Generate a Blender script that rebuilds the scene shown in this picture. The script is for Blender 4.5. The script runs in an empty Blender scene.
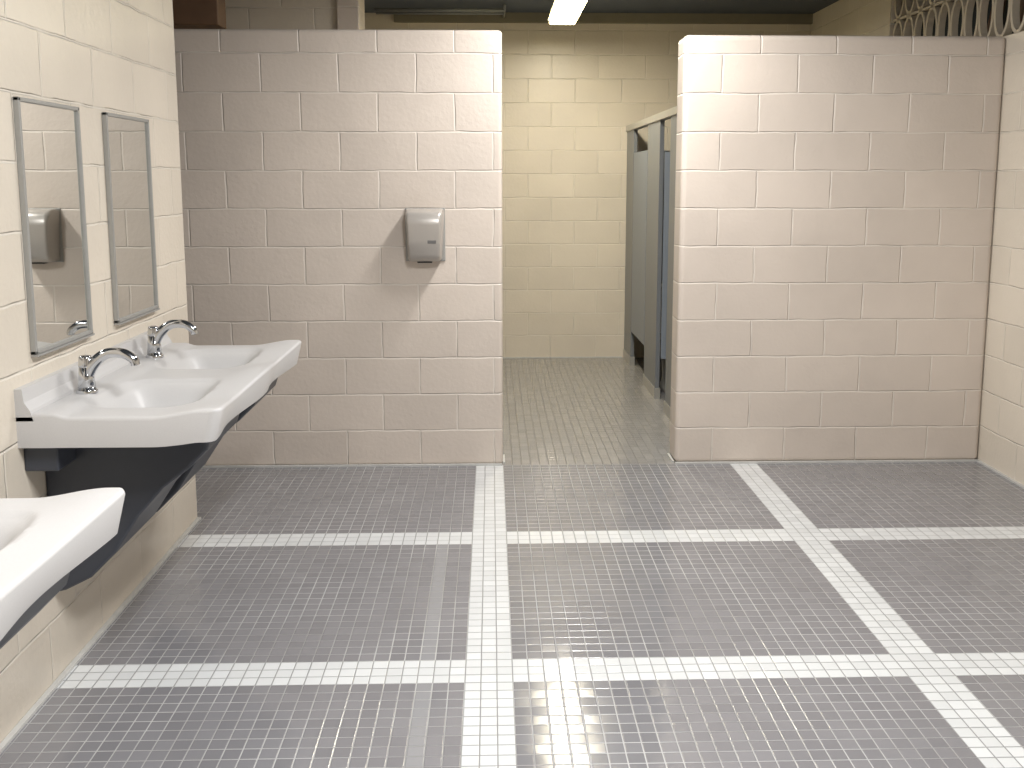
import bpy, bmesh, math, random
from mathutils import Vector, Matrix
random.seed(4)
scene = bpy.context.scene
scene.view_settings.view_transform = 'Standard'
scene.view_settings.look = 'None'
scene.view_settings.exposure = 0.0
COL = scene.collection

def lin(c):
    return tuple(((v/255)/12.92 if v/255 <= 0.04045 else (((v/255)+0.055)/1.055)**2.4) for v in c) + (1.0,)

# ---------------------------------------------------------------- materials
class NT:
    def __init__(s, name):
        s.m = bpy.data.materials.new(name); s.m.use_nodes = True
        s.t = s.m.node_tree; s.n = s.t.nodes; s.l = s.t.links
        s.b = s.n['Principled BSDF']
    def new(s, typ, **k):
        n = s.n.new(typ)
        for a, v in k.items(): setattr(n, a, v)
        return n
    def put(s, sock, v):
        if isinstance(v, bpy.types.NodeSocket): s.l.new(v, sock)
        else: sock.default_value = v
    def math(s, op, a, b=None, c=None):
        n = s.new('ShaderNodeMath', operation=op)
        s.put(n.inputs[0], a)
        if b is not None: s.put(n.inputs[1], b)
        if c is not None: s.put(n.inputs[2], c)
        return n.outputs[0]
    def mix(s, f, a, b, blend='MIX'):
        n = s.new('ShaderNodeMix', data_type='RGBA', blend_type=blend)
        s.put(n.inputs[0], f); s.put(n.inputs[6], a); s.put(n.inputs[7], b)
        return n.outputs[2]
    def maprange(s, v, a, b, c=0.0, d=1.0):
        n = s.new('ShaderNodeMapRange', interpolation_type='SMOOTHSTEP')
        s.put(n.inputs[0], v)
        n.inputs[1].default_value = a; n.inputs[2].default_value = b
        n.inputs[3].default_value = c; n.inputs[4].default_value = d
        return n.outputs[0]
    def noise(s, vec, scale, detail=3):
        n = s.new('ShaderNodeTexNoise'); n.inputs['Scale'].default_value = scale
        n.inputs['Detail'].default_value = detail
        s.l.new(vec, n.inputs['Vector']); return n.outputs[0]
    def bump(s, h, dist, strength=1.0, normal=None):
        n = s.new('ShaderNodeBump'); n.inputs['Strength'].default_value = strength
        n.inputs['Distance'].default_value = dist
        s.l.new(h, n.inputs['Height'])
        if normal: s.l.new(normal, n.inputs['Normal'])
        return n.outputs[0]

def simple(name, rgb, rough=0.5, metal=0.0, noise=0.0, nscale=30, bump=0.0):
    M = NT(name)
    M.b.inputs['Roughness'].default_value = rough
    M.b.inputs['Metallic'].default_value = metal
    tc = M.new('ShaderNodeTexCoord').outputs['Object']
    nz = M.noise(tc, nscale)
    c = lin(rgb)
    dk = tuple(v*(1-noise) for v in c[:3]) + (1,)
    M.put(M.b.inputs['Base Color'], M.mix(nz, dk, c))
    if bump: M.l.new(M.bump(nz, bump), M.b.inputs['Normal'])
    return M.m

def block_mat(name, rgb, mortar_rgb, shift):
    M = NT(name)
    geo = M.new('ShaderNodeNewGeometry')
    P = M.new('ShaderNodeSeparateXYZ'); M.l.new(geo.outputs['Position'], P.inputs[0])
    N = M.new('ShaderNodeSeparateXYZ'); M.l.new(geo.outputs['True Normal'], N.inputs[0])
    side = M.math('GREATER_THAN', M.math('ABSOLUTE', N.outputs[0]), 0.71)
    ux = M.math('MULTIPLY', P.outputs[0], M.math('SUBTRACT', 1.0, side))
    uy = M.math('MULTIPLY', P.outputs[1], side)
    u = M.math('ADD', M.math('ADD', ux, uy), shift)
    cv = M.new('ShaderNodeCombineXYZ'); M.put(cv.inputs[0], u); M.put(cv.inputs[1], P.outputs[2])
    wob = M.noise(geo.outputs['Position'], 6.0, 2)
    cw = M.new('ShaderNodeCombineXYZ')
    w2 = M.math('MULTIPLY', M.math('SUBTRACT', wob, 0.5), 0.014)
    M.put(cw.inputs[0], w2); M.put(cw.inputs[1], w2)
    va = M.new('ShaderNodeVectorMath', operation='ADD')
    M.l.new(cv.outputs[0], va.inputs[0]); M.l.new(cw.outputs[0], va.inputs[1])
    br = M.new('ShaderNodeTexBrick')
    br.offset = 0.5; br.offset_frequency = 2; br.squash = 1.0
    M.l.new(va.outputs[0], br.inputs['Vector'])
    br.inputs['Scale'].default_value = 1.0
    br.inputs['Brick Width'].default_value = 0.4064
    br.inputs['Row Height'].default_value = 0.2032
    br.inputs['Mortar Size'].default_value = 0.0060
    br.inputs['Mortar Smooth'].default_value = 0.8
    br.inputs['Bias'].default_value = 0.0
    c = lin(rgb)
    br.inputs['Color1'].default_value = tuple(v*0.95 for v in c[:3]) + (1,)
    br.inputs['Color2'].default_value = tuple(min(1, v*1.03) for v in c[:3]) + (1,)
    br.inputs['Mortar'].default_value = lin(mortar_rgb)
    big = M.noise(geo.outputs['Position'], 1.7, 4)
    sh = M.maprange(big, 0.3, 0.7, 0.94, 1.03)
    cc = M.new('ShaderNodeCombineColor')
    for i in range(3): M.put(cc.inputs[i], sh)
    M.put(M.b.inputs['Base Color'], M.mix(1.0, br.outputs['Color'], cc.outputs[0], 'MULTIPLY'))
    M.b.inputs['Roughness'].default_value = 0.36
    grain = M.noise(geo.outputs['Position'], 48.0, 5)
    lump = M.noise(geo.outputs['Position'], 9.0, 3)
    jd = M.maprange(lump, 0.35, 0.65, 0.28, 0.8)
    h = M.math('ADD', M.math('MULTIPLY', M.math('MULTIPLY', br.outputs['Fac'], -1.0), jd),
               M.math('ADD', M.math('MULTIPLY', grain, 0.24), M.math('MULTIPLY', lump, 0.35)))
    M.l.new(M.bump(h, 0.006, 1.0), M.b.inputs['Normal'])
    return M.m

TILE = 0.0508
def floor_mat():
    M = NT('floor_mosaic_tile')
    geo = M.new('ShaderNodeNewGeometry')
    P = M.new('ShaderNodeSeparateXYZ'); M.l.new(geo.outputs['Position'], P.inputs[0])
    u = M.math('DIVIDE', M.math('ADD', P.outputs[0], 0.055), TILE)
    v = M.math('DIVIDE', M.math('SUBTRACT', P.outputs[1], 2.975), TILE)
    iu, iv = M.math('FLOOR', u), M.math('FLOOR', v)
    fu, fv = M.math('FRACT', u), M.math('FRACT', v)
    def any_(a, b): return M.math('MAXIMUM', a, b)
    def cmp(x, c, e): return M.math('COMPARE', x, c, e)
    s = any_(any_(cmp(iu, 1, 1.1), cmp(iu, 29, 1.1)), any_(cmp(iv, 1, 1.1), cmp(iv, 25, 1.1)))
    s = any_(s, cmp(iv, -23, 1.1))
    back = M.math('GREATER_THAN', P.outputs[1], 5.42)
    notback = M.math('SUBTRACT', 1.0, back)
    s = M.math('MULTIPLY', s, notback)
    seam = M.math('MULTIPLY', cmp(iu, -3, 0.1), notback)
    seam = M.math('MULTIPLY', seam, M.math('LESS_THAN', P.outputs[1], 4.19))
    cell = M.new('ShaderNodeCombineXYZ'); M.put(cell.inputs[0], iu); M.put(cell.inputs[1], iv)
    wn = M.new('ShaderNodeTexWhiteNoise', noise_dimensions='2D'); M.l.new(cell.outputs[0], wn.inputs['Vector'])
    rs = M.new('ShaderNodeSeparateColor'); M.l.new(wn.outputs['Color'], rs.inputs[0])
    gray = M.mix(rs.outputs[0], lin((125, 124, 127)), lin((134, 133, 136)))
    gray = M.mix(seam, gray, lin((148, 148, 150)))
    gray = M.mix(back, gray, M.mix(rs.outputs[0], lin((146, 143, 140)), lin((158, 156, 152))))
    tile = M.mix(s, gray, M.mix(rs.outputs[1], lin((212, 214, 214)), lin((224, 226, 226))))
    a = M.math('MINIMUM', M.math('MINIMUM', fu, M.math('SUBTRACT', 1.0, fu)),
               M.math('MINIMUM', fv, M.math('SUBTRACT', 1.0, fv)))
    g = M.maprange(a, 0.018, 0.05, 1.0, 0.0)
    dirt = M.noise(geo.outputs['Position'], 2.2, 4)
    gc = M.mix(M.maprange(dirt, 0.35, 0.65), lin((148, 147, 146)), lin((186, 186, 185)))
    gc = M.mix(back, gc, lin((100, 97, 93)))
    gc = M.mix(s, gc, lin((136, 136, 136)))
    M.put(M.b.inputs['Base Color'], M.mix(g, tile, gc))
    M.put(M.b.inputs['Roughness'], M.math('ADD', M.math('MULTIPLY', g, 0.35), M.maprange(dirt, 0.3, 0.7, 0.09, 0.17)))
    tx = M.math('MULTIPLY', M.math('SUBTRACT', rs.outputs[1], 0.5), fu)
    ty = M.math('MULTIPLY', M.math('SUBTRACT', rs.outputs[2], 0.5), fv)
    h = M.math('ADD', M.maprange(a, 0.01, 0.08), M.math('MULTIPLY', M.math('ADD', tx, ty), 1.7))
    M.l.new(M.bump(h, 0.0008, 1.0), M.b.inputs['Normal'])
    M.b.inputs['Specular IOR Level'].default_value = 0.75
    return M.m

MW = block_mat('painted_block', (216, 204, 192), (230, 221, 210), 0.157)
MWL = block_mat('painted_block_cream', (222, 212, 196), (231, 223, 209), 0.05)
MF = floor_mat()
M_ceil = simple('ceiling_deck_dark', (86, 95, 106), 0.7, noise=0.2)
M_caulk = simple('caulk_white', (208, 207, 203), 0.5, noise=0.25, nscale=18)
M_steel = simple('stainless_frame', (168, 167, 163), 0.35, 0.25, noise=0.1)
M_chrome = simple('chrome', (205, 206, 208), 0.12, 1.0)
M_dryer = simple('dryer_satin_steel', (184, 178, 171), 0.30, 0.3, noise=0.06, nscale=120)
M_black = simple('black_plastic', (22, 22, 24), 0.4)
M_grey = simple('grey_plastic', (110, 108, 106), 0.4)
M_sink = simple('sink_solid_surface', (204, 202, 200), 0.42, noise=0.10, nscale=260)
M_shroud = simple('shroud_charcoal_plastic', (66, 70, 79), 0.38, noise=0.1)
M_stall = simple('stall_grey_laminate', (124, 127, 130), 0.38, noise=0.08)
M_stall_door = simple('stall_door_laminate', (128, 136, 146), 0.38, noise=0.08)
M_alu = simple('aluminium_rail', (190, 188, 182), 0.35, 0.6)
M_china = simple('toilet_china', (232, 228, 218), 0.15)
M_wood = simple('brown_beam', (128, 98, 74), 0.6, noise=0.4, nscale=12)
M_trimb = simple('back_trim', (132, 126, 108), 0.6, noise=0.2, nscale=12)
M_breeze = simple('breeze_concrete', (206, 194, 174), 0.7, noise=0.15, bump=0.002)
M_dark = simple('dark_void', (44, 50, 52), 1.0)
M_white = simple('fixture_white', (225, 225, 220), 0.4)
Mm = NT('mirror_glass'); Mm.b.inputs['Metallic'].default_value = 1.0
Mm.b.inputs['Roughness'].default_value = 0.02; Mm.b.inputs['Base Color'].default_value = (0.80, 0.81, 0.78, 1)
M_mirror = Mm.m
def emis(name, c, st):
    M = NT(name); M.b.inputs['Emission Color'].default_value = c
    M.b.inputs['Emission Strength'].default_value = st; M.b.inputs['Base Color'].default_value = (.9, .9, .9, 1)
    return M.m
M_tube = emis('tube_cool', (1, 0.98, 0.96, 1), 6)
M_tubew = emis('tube_warm', (1, 0.84, 0.42, 1), 24)

# ---------------------------------------------------------------- helpers
def obj_from_bm(name, bm, mat, parent=None, smooth=False):
    me = bpy.data.meshes.new(name); bm.normal_update(); bm.to_mesh(me); bm.free()
    me.materials.append(mat)
    if smooth:
        for p in me.polygons: p.use_smooth = True
    o = bpy.data.objects.new(name, me); COL.objects.link(o)
    if parent: o.parent = parent
    return o

def box(name, lo, hi, mat, parent=None, bevel=0.0, seg=3):
    bm = bmesh.new(); bmesh.ops.create_cube(bm, size=1)
    for v in bm.verts:
        v.co = Vector([(lo[i]+hi[i])/2 + v.co[i]*(hi[i]-lo[i]) for i in range(3)])
    if bevel: bmesh.ops.bevel(bm, geom=bm.edges[:], offset=bevel, segments=seg, profile=0.5, affect='EDGES')
    return obj_from_bm(name, bm, mat, parent)

def empty(name, loc=(0, 0, 0)):
    e = bpy.data.objects.new(name, None); e.empty_display_size = 0.1
    COL.objects.link(e); return e

def cyl(name, p0, p1, r0, r1, mat, parent=None, n=28, cap_bevel=0.0):
    bm = bmesh.new(); p0, p1 = Vector(p0), Vector(p1); d = p1-p0
    bmesh.ops.create_cone(bm, cap_ends=True, segments=n, radius1=r0, radius2=r1, depth=d.length)
    if cap_bevel:
        es = [e for e in bm.edges if any(len(f.verts) > 4 for f in e.link_faces)]
        bmesh.ops.bevel(bm, geom=es, offset=cap_bevel, segments=3, profile=.5, affect='EDGES')
    q = d.to_track_quat('Z', 'Y').to_matrix().to_4x4()
    bm.transform(Matrix.Translation((p0+p1)/2) @ q)
    return obj_from_bm(name, bm, mat, parent, smooth=True)

def sweep(name, pts, radii, mat, parent=None, n=16, sy=1.0):
    P = [Vector(p) for p in pts]; out = []; R = []
    for i in range(len(P)-1):
        a, b, c, d = P[max(i-1, 0)], P[i], P[i+1], P[min(i+2, len(P)-1)]
        for k in range(6):
            t = k/6
            out.append(0.5*((2*b)+(c-a)*t+(2*a-5*b+4*c-d)*t*t+(3*b-a-3*c+d)*t**3))
            R.append(radii[i]*(1-t)+radii[i+1]*t)
    out.append(P[-1]); R.append(radii[-1])
    bm = bmesh.new(); rings = []
    for i, p in enumerate(out):
        tg = (out[min(i+1, len(out)-1)]-out[max(i-1, 0)]).normalized()
        side = Vector((0, 1, 0)); up = tg.cross(side).normalized(); side = up.cross(tg).normalized()
        rings.append([bm.verts.new(p+(side*math.cos(a)*sy+up*math.sin(a))*R[i]) for a in [2*math.pi*j/n for j in range(n)]])
    for i in range(len(rings)-1):
        for j in range(n):
            bm.faces.new((rings[i][j], rings[i][(j+1) % n], rings[i+1][(j+1) % n], rings[i+1][j]))
    bm.faces.new(rings[0]); bm.faces.new(rings[-1][::-1])
    bmesh.ops.recalc_face_normals(bm, faces=bm.faces)
    return obj_from_bm(name, bm, mat, parent, smooth=True)

def prism(name, prof, y0, y1, mat, parent=None, bevel=0.0):
    bm = bmesh.new()
    a = [bm.verts.new((x, y0, z)) for x, z in prof]; b = [bm.verts.new((x, y1, z)) for x, z in prof]
    n = len(prof)
    bm.faces.new(a); bm.faces.new(b[::-1])
    for i in range(n): bm.faces.new((a[i], b[i], b[(i+1) % n], a[(i+1) % n]))
    bmesh.ops.recalc_face_normals(bm, faces=bm.faces)
    if bevel:
        es = [e for e in bm.edges if any(len(f.verts) > 4 for f in e.link_faces)]
        bmesh.ops.bevel(bm, geom=es, offset=bevel, segments=3, profile=.5, affect='EDGES')
    return obj_from_bm(name, bm, mat, parent)

def sstep(x):
    x = max(0.0, min(1.0, x)); return x*x*(3-2*x)

# ---------------------------------------------------------------- room
XL, XR, YP, YB, ZC, ZP = -1.35, 2.79, 5.42, 8.81, 2.98, 2.337
box('floor', (-2.7, -1.7, -0.1), (XR+0.2, YB+0.2, 0), MF)
box('ceiling', (-2.8, -1.7, ZC), (XR+0.3, YB+0.2, ZC+0.1), M_ceil)
box('wall_left', (XL-0.2, -1.5, 0), (XL, 4.57, ZC), MWL, bevel=0.012)
box('wall_right', (XR, -1.5, 0), (XR+0.2, YP+0.1, ZP), MWL)
box('wall_right_rear', (XR, YP+0.1, 0), (XR+0.2, 7.05, ZP), MWL)
box('wall_right_end', (XR, 7.05, 0), (XR+0.2, YB, ZC), MWL)
box('wall_back', (-2.6, YB, 0), (XR+0.2, YB+0.2, ZC), MWL)
box('wall_front', (-2.6, -1.7, 0), (XR+0.2, -1.5, ZC), MWL)
box('wall_far_left', (-2.8, -1.7, 0), (-2.6, YB+0.2, ZC), MWL)
box('wall_partition_left', (-2.6, YP, 0), (0.095, YP+0.2, ZP+0.02), MW, bevel=0.022, seg=4)
box('wall_partition_right', (1.06, YP, 0), (XR, YP+0.2, ZP), MW, bevel=0.028, seg=4)
box('wall_rear_stub', (-2.6, 6.5, 0), (-0.92, 6.7, ZC), MWL)
box('wall_rear_column', (-0.92, 6.45, 0), (-0.78, 6.75, ZC), MW, bevel=0.01)
box('trim_beam', (-2.6, 5.72, 2.42), (-1.46, 5.9, 2.62), M_wood, bevel=0.006)
box('trim_back_top', (-0.78, YB-0.05, 2.90), (XR, YB, 2.98), M_trimb)
def caulk(name, a, b, w=0.012, h=0.010):
    box(name, (min(a[0], b[0]), min(a[1], b[1]), 0), (max(a[0], b[0]), max(a[1], b[1]), h), M_caulk)
caulk('trim_1', (XL, -1.4), (XL+0.018, 4.56))
caulk('trim_2', (-2.5, YP-0.018), (0.09, YP))
caulk('trim_3', (1.06, YP-0.018), (XR, YP))
caulk('trim_4', (XR-0.018, -1.4), (XR, YP-0.012))
caulk('trim_5', (0.095, YP+0.02), (0.107, YP+0.18))
caulk('trim_6', (1.048, YP+0.02), (1.06, YP+0.18))
caulk('trim_7', (-0.78, YB-0.012), (1.2, YB))

# breeze block screen on top of right wall
bz = empty('breeze_block_screen')
y0b, y1b, z0b = 3.50, 7.05, ZP
cw, ch = 0.1775, 0.3215
nc, nr = 20, 2
bm = bmesh.new()
def addbox(bm, lo, hi):
    r = bmesh.ops.create_cube(bm, size=1)
    for v in r['verts']:
        v.co = Vector([(lo[i]+hi[i])/2+v.co[i]*(hi[i]-lo[i]) for i in range(3)])
def ering(bm, cy, cz, ry, rz, t, x0, x1, n=24):
    R = []
    for k in range(n):
        a = 2*math.pi*k/n; c, s = math.cos(a), math.sin(a)
        R.append([bm.verts.new((x0, cy+c*ry, cz+s*rz)), bm.verts.new((x1, cy+c*ry, cz+s*rz)),
                  bm.verts.new((x1, cy+c*(ry-t), cz+s*(rz-t))), bm.verts.new((x0, cy+c*(ry-t), cz+s*(rz-t)))])
    for k in range(n):
        p, q = R[k], R[(k+1) % n]
        for i in range(4): bm.faces.new((p[i], q[i], q[(i+1) % 4], p[(i+1) % 4]))
for r in range(nr+1):
    z = z0b+r*ch; addbox(bm, (XR+0.02, y0b, max(z-0.008, z0b)), (XR+0.06, y1b, min(z+0.008, ZC)))
for r in range(nr):
    for c in range(nc):
        ering(bm, y0b+(c+.5)*cw, z0b+(r+.5)*ch, cw*0.5, ch*0.5, 0.022, XR+0.02, XR+0.06)
bmesh.ops.recalc_face_normals(bm, faces=bm.faces)
obj_from_bm('pierced_blocks', bm, M_breeze, bz)
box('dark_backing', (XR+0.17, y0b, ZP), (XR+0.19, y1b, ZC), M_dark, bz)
for k, yy in enumerate((5.15, 5.42, 5.7)):
    bm = bmesh.new(); bmesh.ops.create_cube(bm, size=1)
    for v in bm.verts: v.co = Vector((v.co.x*0.03, v.co.y*0.09, v.co.z*0.56))
    bm.transform(Matrix.Translation((XR+0.10, yy, ZP+0.31)) @ Matrix.Rotation(math.radians(22), 4, 'X'))
    obj_from_bm('brown_slat_%d' % k, bm, M_wood, bz)
box('wall_right_upper', (XR, -1.5, ZP), (XR+0.2, y0b, ZC), MWL)

cd = empty('ceiling_conduit')
cyl('pipe_1', (-0.9, 8.35, 2.93), (0.15, 8.35, 2.93), 0.014, 0.014, M_stall, cd)
cyl('pipe_2', (-0.9, 8.5, 2.93), (0.15, 8.5, 2.93), 0.012, 0.012, M_stall, cd)
cyl('pipe_3', (0.15, 8.2, 2.945), (0.15, 8.75, 2.945), 0.012, 0.012, M_stall, cd)

# ---------------------------------------------------------------- mirrors
def mirror(y0, y1, z0=1.055, z1=1.815):
    e = empty('wall_mirror'); f = 0.013
    box('glass', (XL+0.004, y0+f*.6, z0+f*.6), (XL+0.010, y1-f*.6, z1-f*.6), M_mirror, e)
    for i, (lo, hi) in enumerate([((y0, z0), (y1, z0+f)), ((y0, z1-f), (y1, z1)), ((y0, z0), (y0+f, z1)), ((y1-f, z0), (y1, z1))]):
        box('frame_%d' % i, (XL, lo[0], lo[1]), (XL+0.018, hi[0], hi[1]), M_steel, e, bevel=0.003)
    box('shelf_lip', (XL, y0, z0-0.006), (XL+0.022, y1, z0), M_steel, e)
mirror(3.00, 3.435); mirror(3.67, 4.12)

# ---------------------------------------------------------------- hand dryer
hd = empty('hand_dryer')
bm = bmesh.new()
prof = [(0.0, 1.425), (0.085, 1.425), (0.135, 1.405), (0.152, 1.36), (0.148, 1.24), (0.130, 1.17), (0.095, 1.145), (0.0, 1.145)]
x0, x1 = -0.425, -0.215
ins = lambda z, d: (0.010 if d > 0.09 else 0.0)+0.012*max(0, (1.30-z)/0.15)
a = [bm.verts.new((x0+ins(z, d), YP-d, z)) for d, z in prof]
b = [bm.verts.new((x1-ins(z, d), YP-d, z)) for d, z in prof]
n = len(prof); bm.faces.new(a); bm.faces.new(b[::-1])
for i in range(n): bm.faces.new((a[i], b[i], b[(i+1) % n], a[(i+1) % n]))
bmesh.ops.recalc_face_normals(bm, faces=bm.faces)
es = [e for e in bm.edges if all(v.co.y < YP-0.01 for v in e.verts) or any(len(f.verts) > 4 for f in e.link_faces)]
bmesh.ops.bevel(bm, geom=es, offset=0.019, segments=5, profile=.5, affect='EDGES', clamp_overlap=True)
obj_from_bm('cover', bm, M_dryer, hd, smooth=True)
box('back_plate', (-0.427, YP-0.010, 1.142), (-0.213, YP, 1.428), M_steel, hd, bevel=0.004)
box('air_outlet', (-0.36, YP-0.085, 1.138), (-0.28, YP-0.04, 1.150), M_black, hd, bevel=0.004)
box('brand_badge', (-0.30, YP-0.1495, 1.245), (-0.255, YP-0.146, 1.262), M_grey, hd, bevel=0.001)

# ---------------------------------------------------------------- lavatories
LEN = 1.30
def lavatory(ys):
    e = empty('lavatory_sink')
    z0 = 0.89
    NX, NY = 60, 130
    bowls = [0.355, 0.985]
    def wave(y):
        return -math.cos(2*math.pi*(y-0.325)/0.65)
    def prot(y):
        p = 0.572+0.018*wave(y)
        rc = 0.03
        for dd in (y, LEN-y):
            if dd < rc: p -= rc-math.sqrt(max(0, rc*rc-(rc-dd)**2))
        return p
    def top(x, y, p):
        z = z0 + 0.012*(1-sstep((x-0.10)/0.05))
        z += (0.006+0.016*wave(y))*sstep((x-0.38)/0.17)
        for k, bc in enumerate(bowls):
            r = ((abs(x-0.295)/0.165)**5+(abs(y-bc)/0.225)**5)**(1/5)
            if r < 1.0: z -= 0.012*sstep((1-r)/0.08)+0.085*sstep((1-r-0.06)/0.5)
        dd = min(p-x, y, LEN-y)
        if dd < 0.010: z -= 0.010-math.sqrt(max(0, 0.010**2-(0.010-dd)**2))
        return z
    bm = bmesh.new(); T = []; B = []
    def spacing(n, L):
        out = [0, 0.002, 0.005, 0.010]
        k = n-8
        for i in range(1, k): out.append(0.012+(L-0.024)*i/k)
        out += [L-0.010, L-0.005, L-0.002, L]
        return out
    for y in spacing(NY, LEN):
        p = prot(y); rt = []; rb = []
        xs = sorted([(p-0.014)*i/(NX-6) for i in range(NX-5)]+[p-0.010, p-0.006, p-0.003, p-0.001, p])
        for x in xs:
            zt = top(x, y, p)
            edge = sstep((p-x)/0.16)*0.006
            lift = 0.012*wave(y)*sstep((x-0.38)/0.17)
            zb = min(z0-0.084-edge+lift*0.6, zt-0.02)
            rt.append(bm.verts.new((XL+x, ys+y, zt)))
            tuck = 0.022*sstep((x-(p-0.1))/0.1)
            rb.append(bm.verts.new((XL+x-tuck, ys+y, zb)))
        T.append(rt); B.append(rb)
    ny, nx = len(T), len(T[0])
    for j in range(ny-1):
        for i in range(nx-1):
            bm.faces.new((T[j][i], T[j][i+1], T[j+1][i+1], T[j+1][i]))
            bm.faces.new((B[j][i], B[j+1][i], B[j+1][i+1], B[j][i+1]))
        bm.faces.new((T[j][nx-1], B[j][nx-1], B[j+1][nx-1], T[j+1][nx-1]))
        bm.faces.new((T[j][0], T[j+1][0], B[j+1][0], B[j][0]))
    for i in range(nx-1):
        bm.faces.new((T[0][i], B[0][i], B[0][i+1], T[0][i+1]))
        bm.faces.new((T[ny-1][i], T[ny-1][i+1], B[ny-1][i+1], B[ny-1][i]))
    bmesh.ops.recalc_face_normals(bm, faces=bm.faces)
    o = obj_from_bm('basin_deck', bm, M_sink, e, smooth=True)
    try:
        bpy.context.view_layer.objects.active = o; o.select_set(True)
        bpy.ops.object.shade_smooth_by_angle(angle=math.radians(40)); o.select_set(False)
    except Exception: pass
    prism('backsplash', [(XL, z0-0.01), (XL+0.05, z0-0.01), (XL+0.042, z0+0.02), (XL+0.026, z0+0.045), (XL+0.022, z0+0.085), (XL, z0+0.085)], ys, ys+LEN, M_sink, e)
    for k, bc in enumerate(bowls):
        yc = ys+bc
        cyl('drain_%d' % k, (XL+0.295, yc, z0-0.099), (XL+0.295, yc, z0-0.093), 0.028, 0.028, M_chrome, e)
        fx = XL+0.088; fz = z0+0.010; yf = ys+(0.30, 0.95)[k]
        cyl('faucet_base_%d' % k, (fx, yf, fz), (fx, yf, fz+0.012), 0.034, 0.032, M_chrome, e, cap_bevel=0.002)
        cyl('faucet_body_%d' % k, (fx, yf, fz+0.010), (fx, yf, fz+0.085), 0.028, 0.021, M_chrome, e)
        cyl('faucet_button_%d' % k, (fx, yf, fz+0.083), (fx, yf, fz+0.122), 0.023, 0.019, M_chrome, e, cap_bevel=0.007)
        sweep('faucet_spout_%d' % k, [(fx, yf, fz+0.050), (fx+0.028, yf, fz+0.098), (fx+0.07, yf, fz+0.128), (fx+0.12, yf, fz+0.128), (fx+0.152, yf, fz+0.108), (fx+0.158, yf, fz+0.090)],
              [0.020, 0.019, 0.017, 0.016, 0.015, 0.014], M_chrome, e, sy=1.05)
        zt = z0-0.115
        pr = [(0.0, zt+0.03), (0.52, zt+0.03), (0.50, zt-0.03), (0.44, zt-0.09), (0.36, zt-0.15), (0.28, zt-0.24), (0.20, zt-0.36), (0.12, zt-0.44), (0.04, zt-0.48), (0.0, zt-0.49)]
        prism('trap_shroud_%d' % k, [(XL+x, z) for x, z in pr], yc-0.20, yc+0.19, M_shroud, e, bevel=0.012)
    box('support_rail', (XL, ys+0.03, z0-0.17), (XL+0.10, ys+LEN-0.03, z0-0.085), M_shroud, e, bevel=0.006)
lavatory(2.88)
lavatory(0.84)

# ---------------------------------------------------------------- toilet stall
ts = empty('toilet_stall_front')
XS = 1.22
def panel(nm, y0, y1, z0, z1, m=M_stall): box(nm, (XS, y0, z0), (XS+0.032, y1, z1), m, ts, bevel=0.003)
panel('pilaster_1', 8.40, YB, 0.0, 2.0)
panel('door_far', 7.66, 8.38, 0.30, 1.80, M_stall_door)
panel('pilaster_2', 7.10, 7.64, 0.0, 2.0)
panel('pilaster_3', 6.30, 6.68, 0.0, 2.0)
box('top_rail', (XS-0.012, 6.30, 1.99), (XS+0.045, YB, 2.04), M_alu, ts, bevel=0.004)
for k, (y0, y1) in enumerate([(8.40, YB), (7.10, 7.64), (6.30, 6.68)]):
    box('shoe_%d' % k, (XS-0.006, y0-0.004, 0), (XS+0.038, y1 if k == 0 else y1+0.004, 0.08), M_alu, ts)
box('stall_divider', (XS+0.034, 7.80, 0.0), (XR-0.02, 7.825, 1.80), M_stall, None, bevel=0.003)
box('stall_divider', (XS+0.034, 6.27, 0.0), (XR-0.02, 6.295, 1.80), M_stall, None, bevel=0.003)
bm = bmesh.new(); bmesh.ops.create_cube(bm, size=1)
for v in bm.verts: v.co = Vector(((v.co.x+0.5)*0.58, v.co.y*0.025, 0.30+(v.co.z+0.5)*1.47))
bmesh.ops.bevel(bm, geom=bm.edges[:], offset=0.003, segments=2, profile=.5, affect='EDGES')
bm.transform(Matrix.Translation((XS+0.036, 7.08, 0)) @ Matrix.Rotation(math.radians(-22), 4, 'Z'))
obj_from_bm('door_open', bm, M_stall_door, ts)

# toilet
tl = empty('toilet')
def loft(name, rings, mat, parent, n=32):
    bm = bmesh.new(); R = []
    for (cx, cy, z, rx, ry, flat) in rings:
        rg = []
        for k in range(n):
            a = 2*math.pi*k/n; c, s = math.cos(a), math.sin(a)
            yy = s*ry
            if s > 0: yy *= flat
            rg.append(bm.verts.new((cx+c*rx, cy+yy, z)))
        R.append(rg)
    for i in range(len(R)-1):
        for k in range(n): bm.faces.new((R[i][k], R[i][(k+1) % n], R[i+1][(k+1) % n], R[i+1][k]))
    bm.faces.new(R[0][::-1]); bm.faces.new(R[-1])
    bmesh.ops.recalc_face_normals(bm, faces=bm.faces)
    return obj_from_bm(name, bm, mat, parent, smooth=True)
tx, ty = 1.465, 7.34
loft('bowl', [(tx, ty+.08, 0, .15, .24, 1), (tx, ty+.08, .03, .15, .24, 1), (tx, ty+.08, .10, .135, .21, 1), (tx, ty+.05, .22, .15, .22, 1), (tx, ty, .33, .175, .245, .9), (tx, ty, .385, .188, .26, .9),
              (tx, ty, .395, .18, .25, .9), (tx, ty, .39, .135, .19, .8), (tx, ty, .30, .11, .15, .8), (tx, ty+.02, .24, .05, .07, 1)], M_china, tl)
loft('seat', [(tx, ty, .395, .188, .26, .9), (tx, ty, .42, .192, .265, .9), (tx, ty, .425, .18, .25, .9), (tx, ty, .425, .11, .16, .8), (tx, ty, .395, .11, .16, .8)], M_china, tl)
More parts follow.
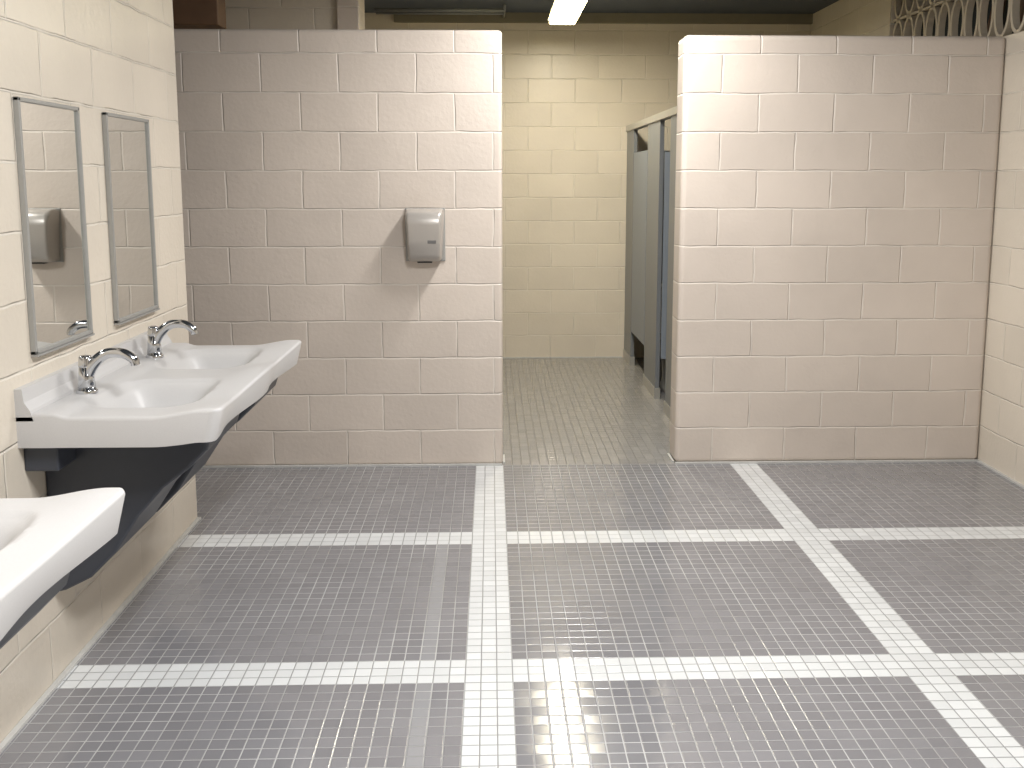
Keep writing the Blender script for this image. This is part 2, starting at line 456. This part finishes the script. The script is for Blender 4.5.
box('tank', (tx-0.19, 7.60, .36), (tx+0.2, 7.785, .76), M_china, tl, bevel=0.025)
box('tank_lid', (tx-0.20, 7.59, .76), (tx+0.21, 7.79, .79), M_china, tl, bevel=0.01)
box('tank_base', (tx-0.12, 7.50, .2), (tx+0.12, 7.72, .38), M_china, tl, bevel=0.03)

# ---------------------------------------------------------------- light fixtures
def fixture(y0, y1, x, z, tube, col, power):
    e = empty('fluorescent_light')
    prism_ = [(x-0.11, z), (x+0.11, z), (x+0.08, z+0.07), (x-0.08, z+0.07)]
    prism('housing', prism_, y0, y1, M_white, e)
    box('diffuser', (x-0.10, y0+0.02, z-0.035), (x+0.10, y1-0.02, z), tube, e, bevel=0.012)
    for yy in (y0+0.15, y1-0.15):
        cyl('hanger', (x, yy, z+0.07), (x, yy, ZC), 0.006, 0.006, M_stall, e)
    L = bpy.data.lights.new('lamp', 'AREA'); L.shape = 'RECTANGLE'; L.size = 0.18; L.size_y = y1-y0-0.06
    L.energy = power; L.color = col
    o = bpy.data.objects.new('lamp', L); o.location = (x, (y0+y1)/2, z-0.045); COL.objects.link(o); o.parent = e
fixture(4.20, 5.20, 0.62, 2.86, M_tube, (1.0, 0.985, 0.965), 54)
fixture(6.75, 8.0, 0.59, 2.80, M_tubew, (1.0, 0.97, 0.92), 24)
fixture(1.0, 2.2, 0.40, 2.86, M_tube, (0.98, 0.985, 1.0), 104)  # unseen fixture, added as fill light for the front left of the room

w = bpy.data.worlds.new('World'); scene.world = w; w.use_nodes = True
w.node_tree.nodes['Background'].inputs[0].default_value = (0.6, 0.65, 0.7, 1)
w.node_tree.nodes['Background'].inputs[1].default_value = 0.3

# ---------------------------------------------------------------- camera
cam = bpy.data.cameras.new('camera'); co = bpy.data.objects.new('camera', cam); COL.objects.link(co)
cam.sensor_width = 36; cam.lens = 1000/1024*36
cam.shift_x = -0.0078; cam.shift_y = -0.0566
co.location = (0.034, 0, 1.575)
co.rotation_euler = (math.radians(90-8.3), 0, math.radians(-1.65))
cam.clip_start = 0.05
scene.camera = co
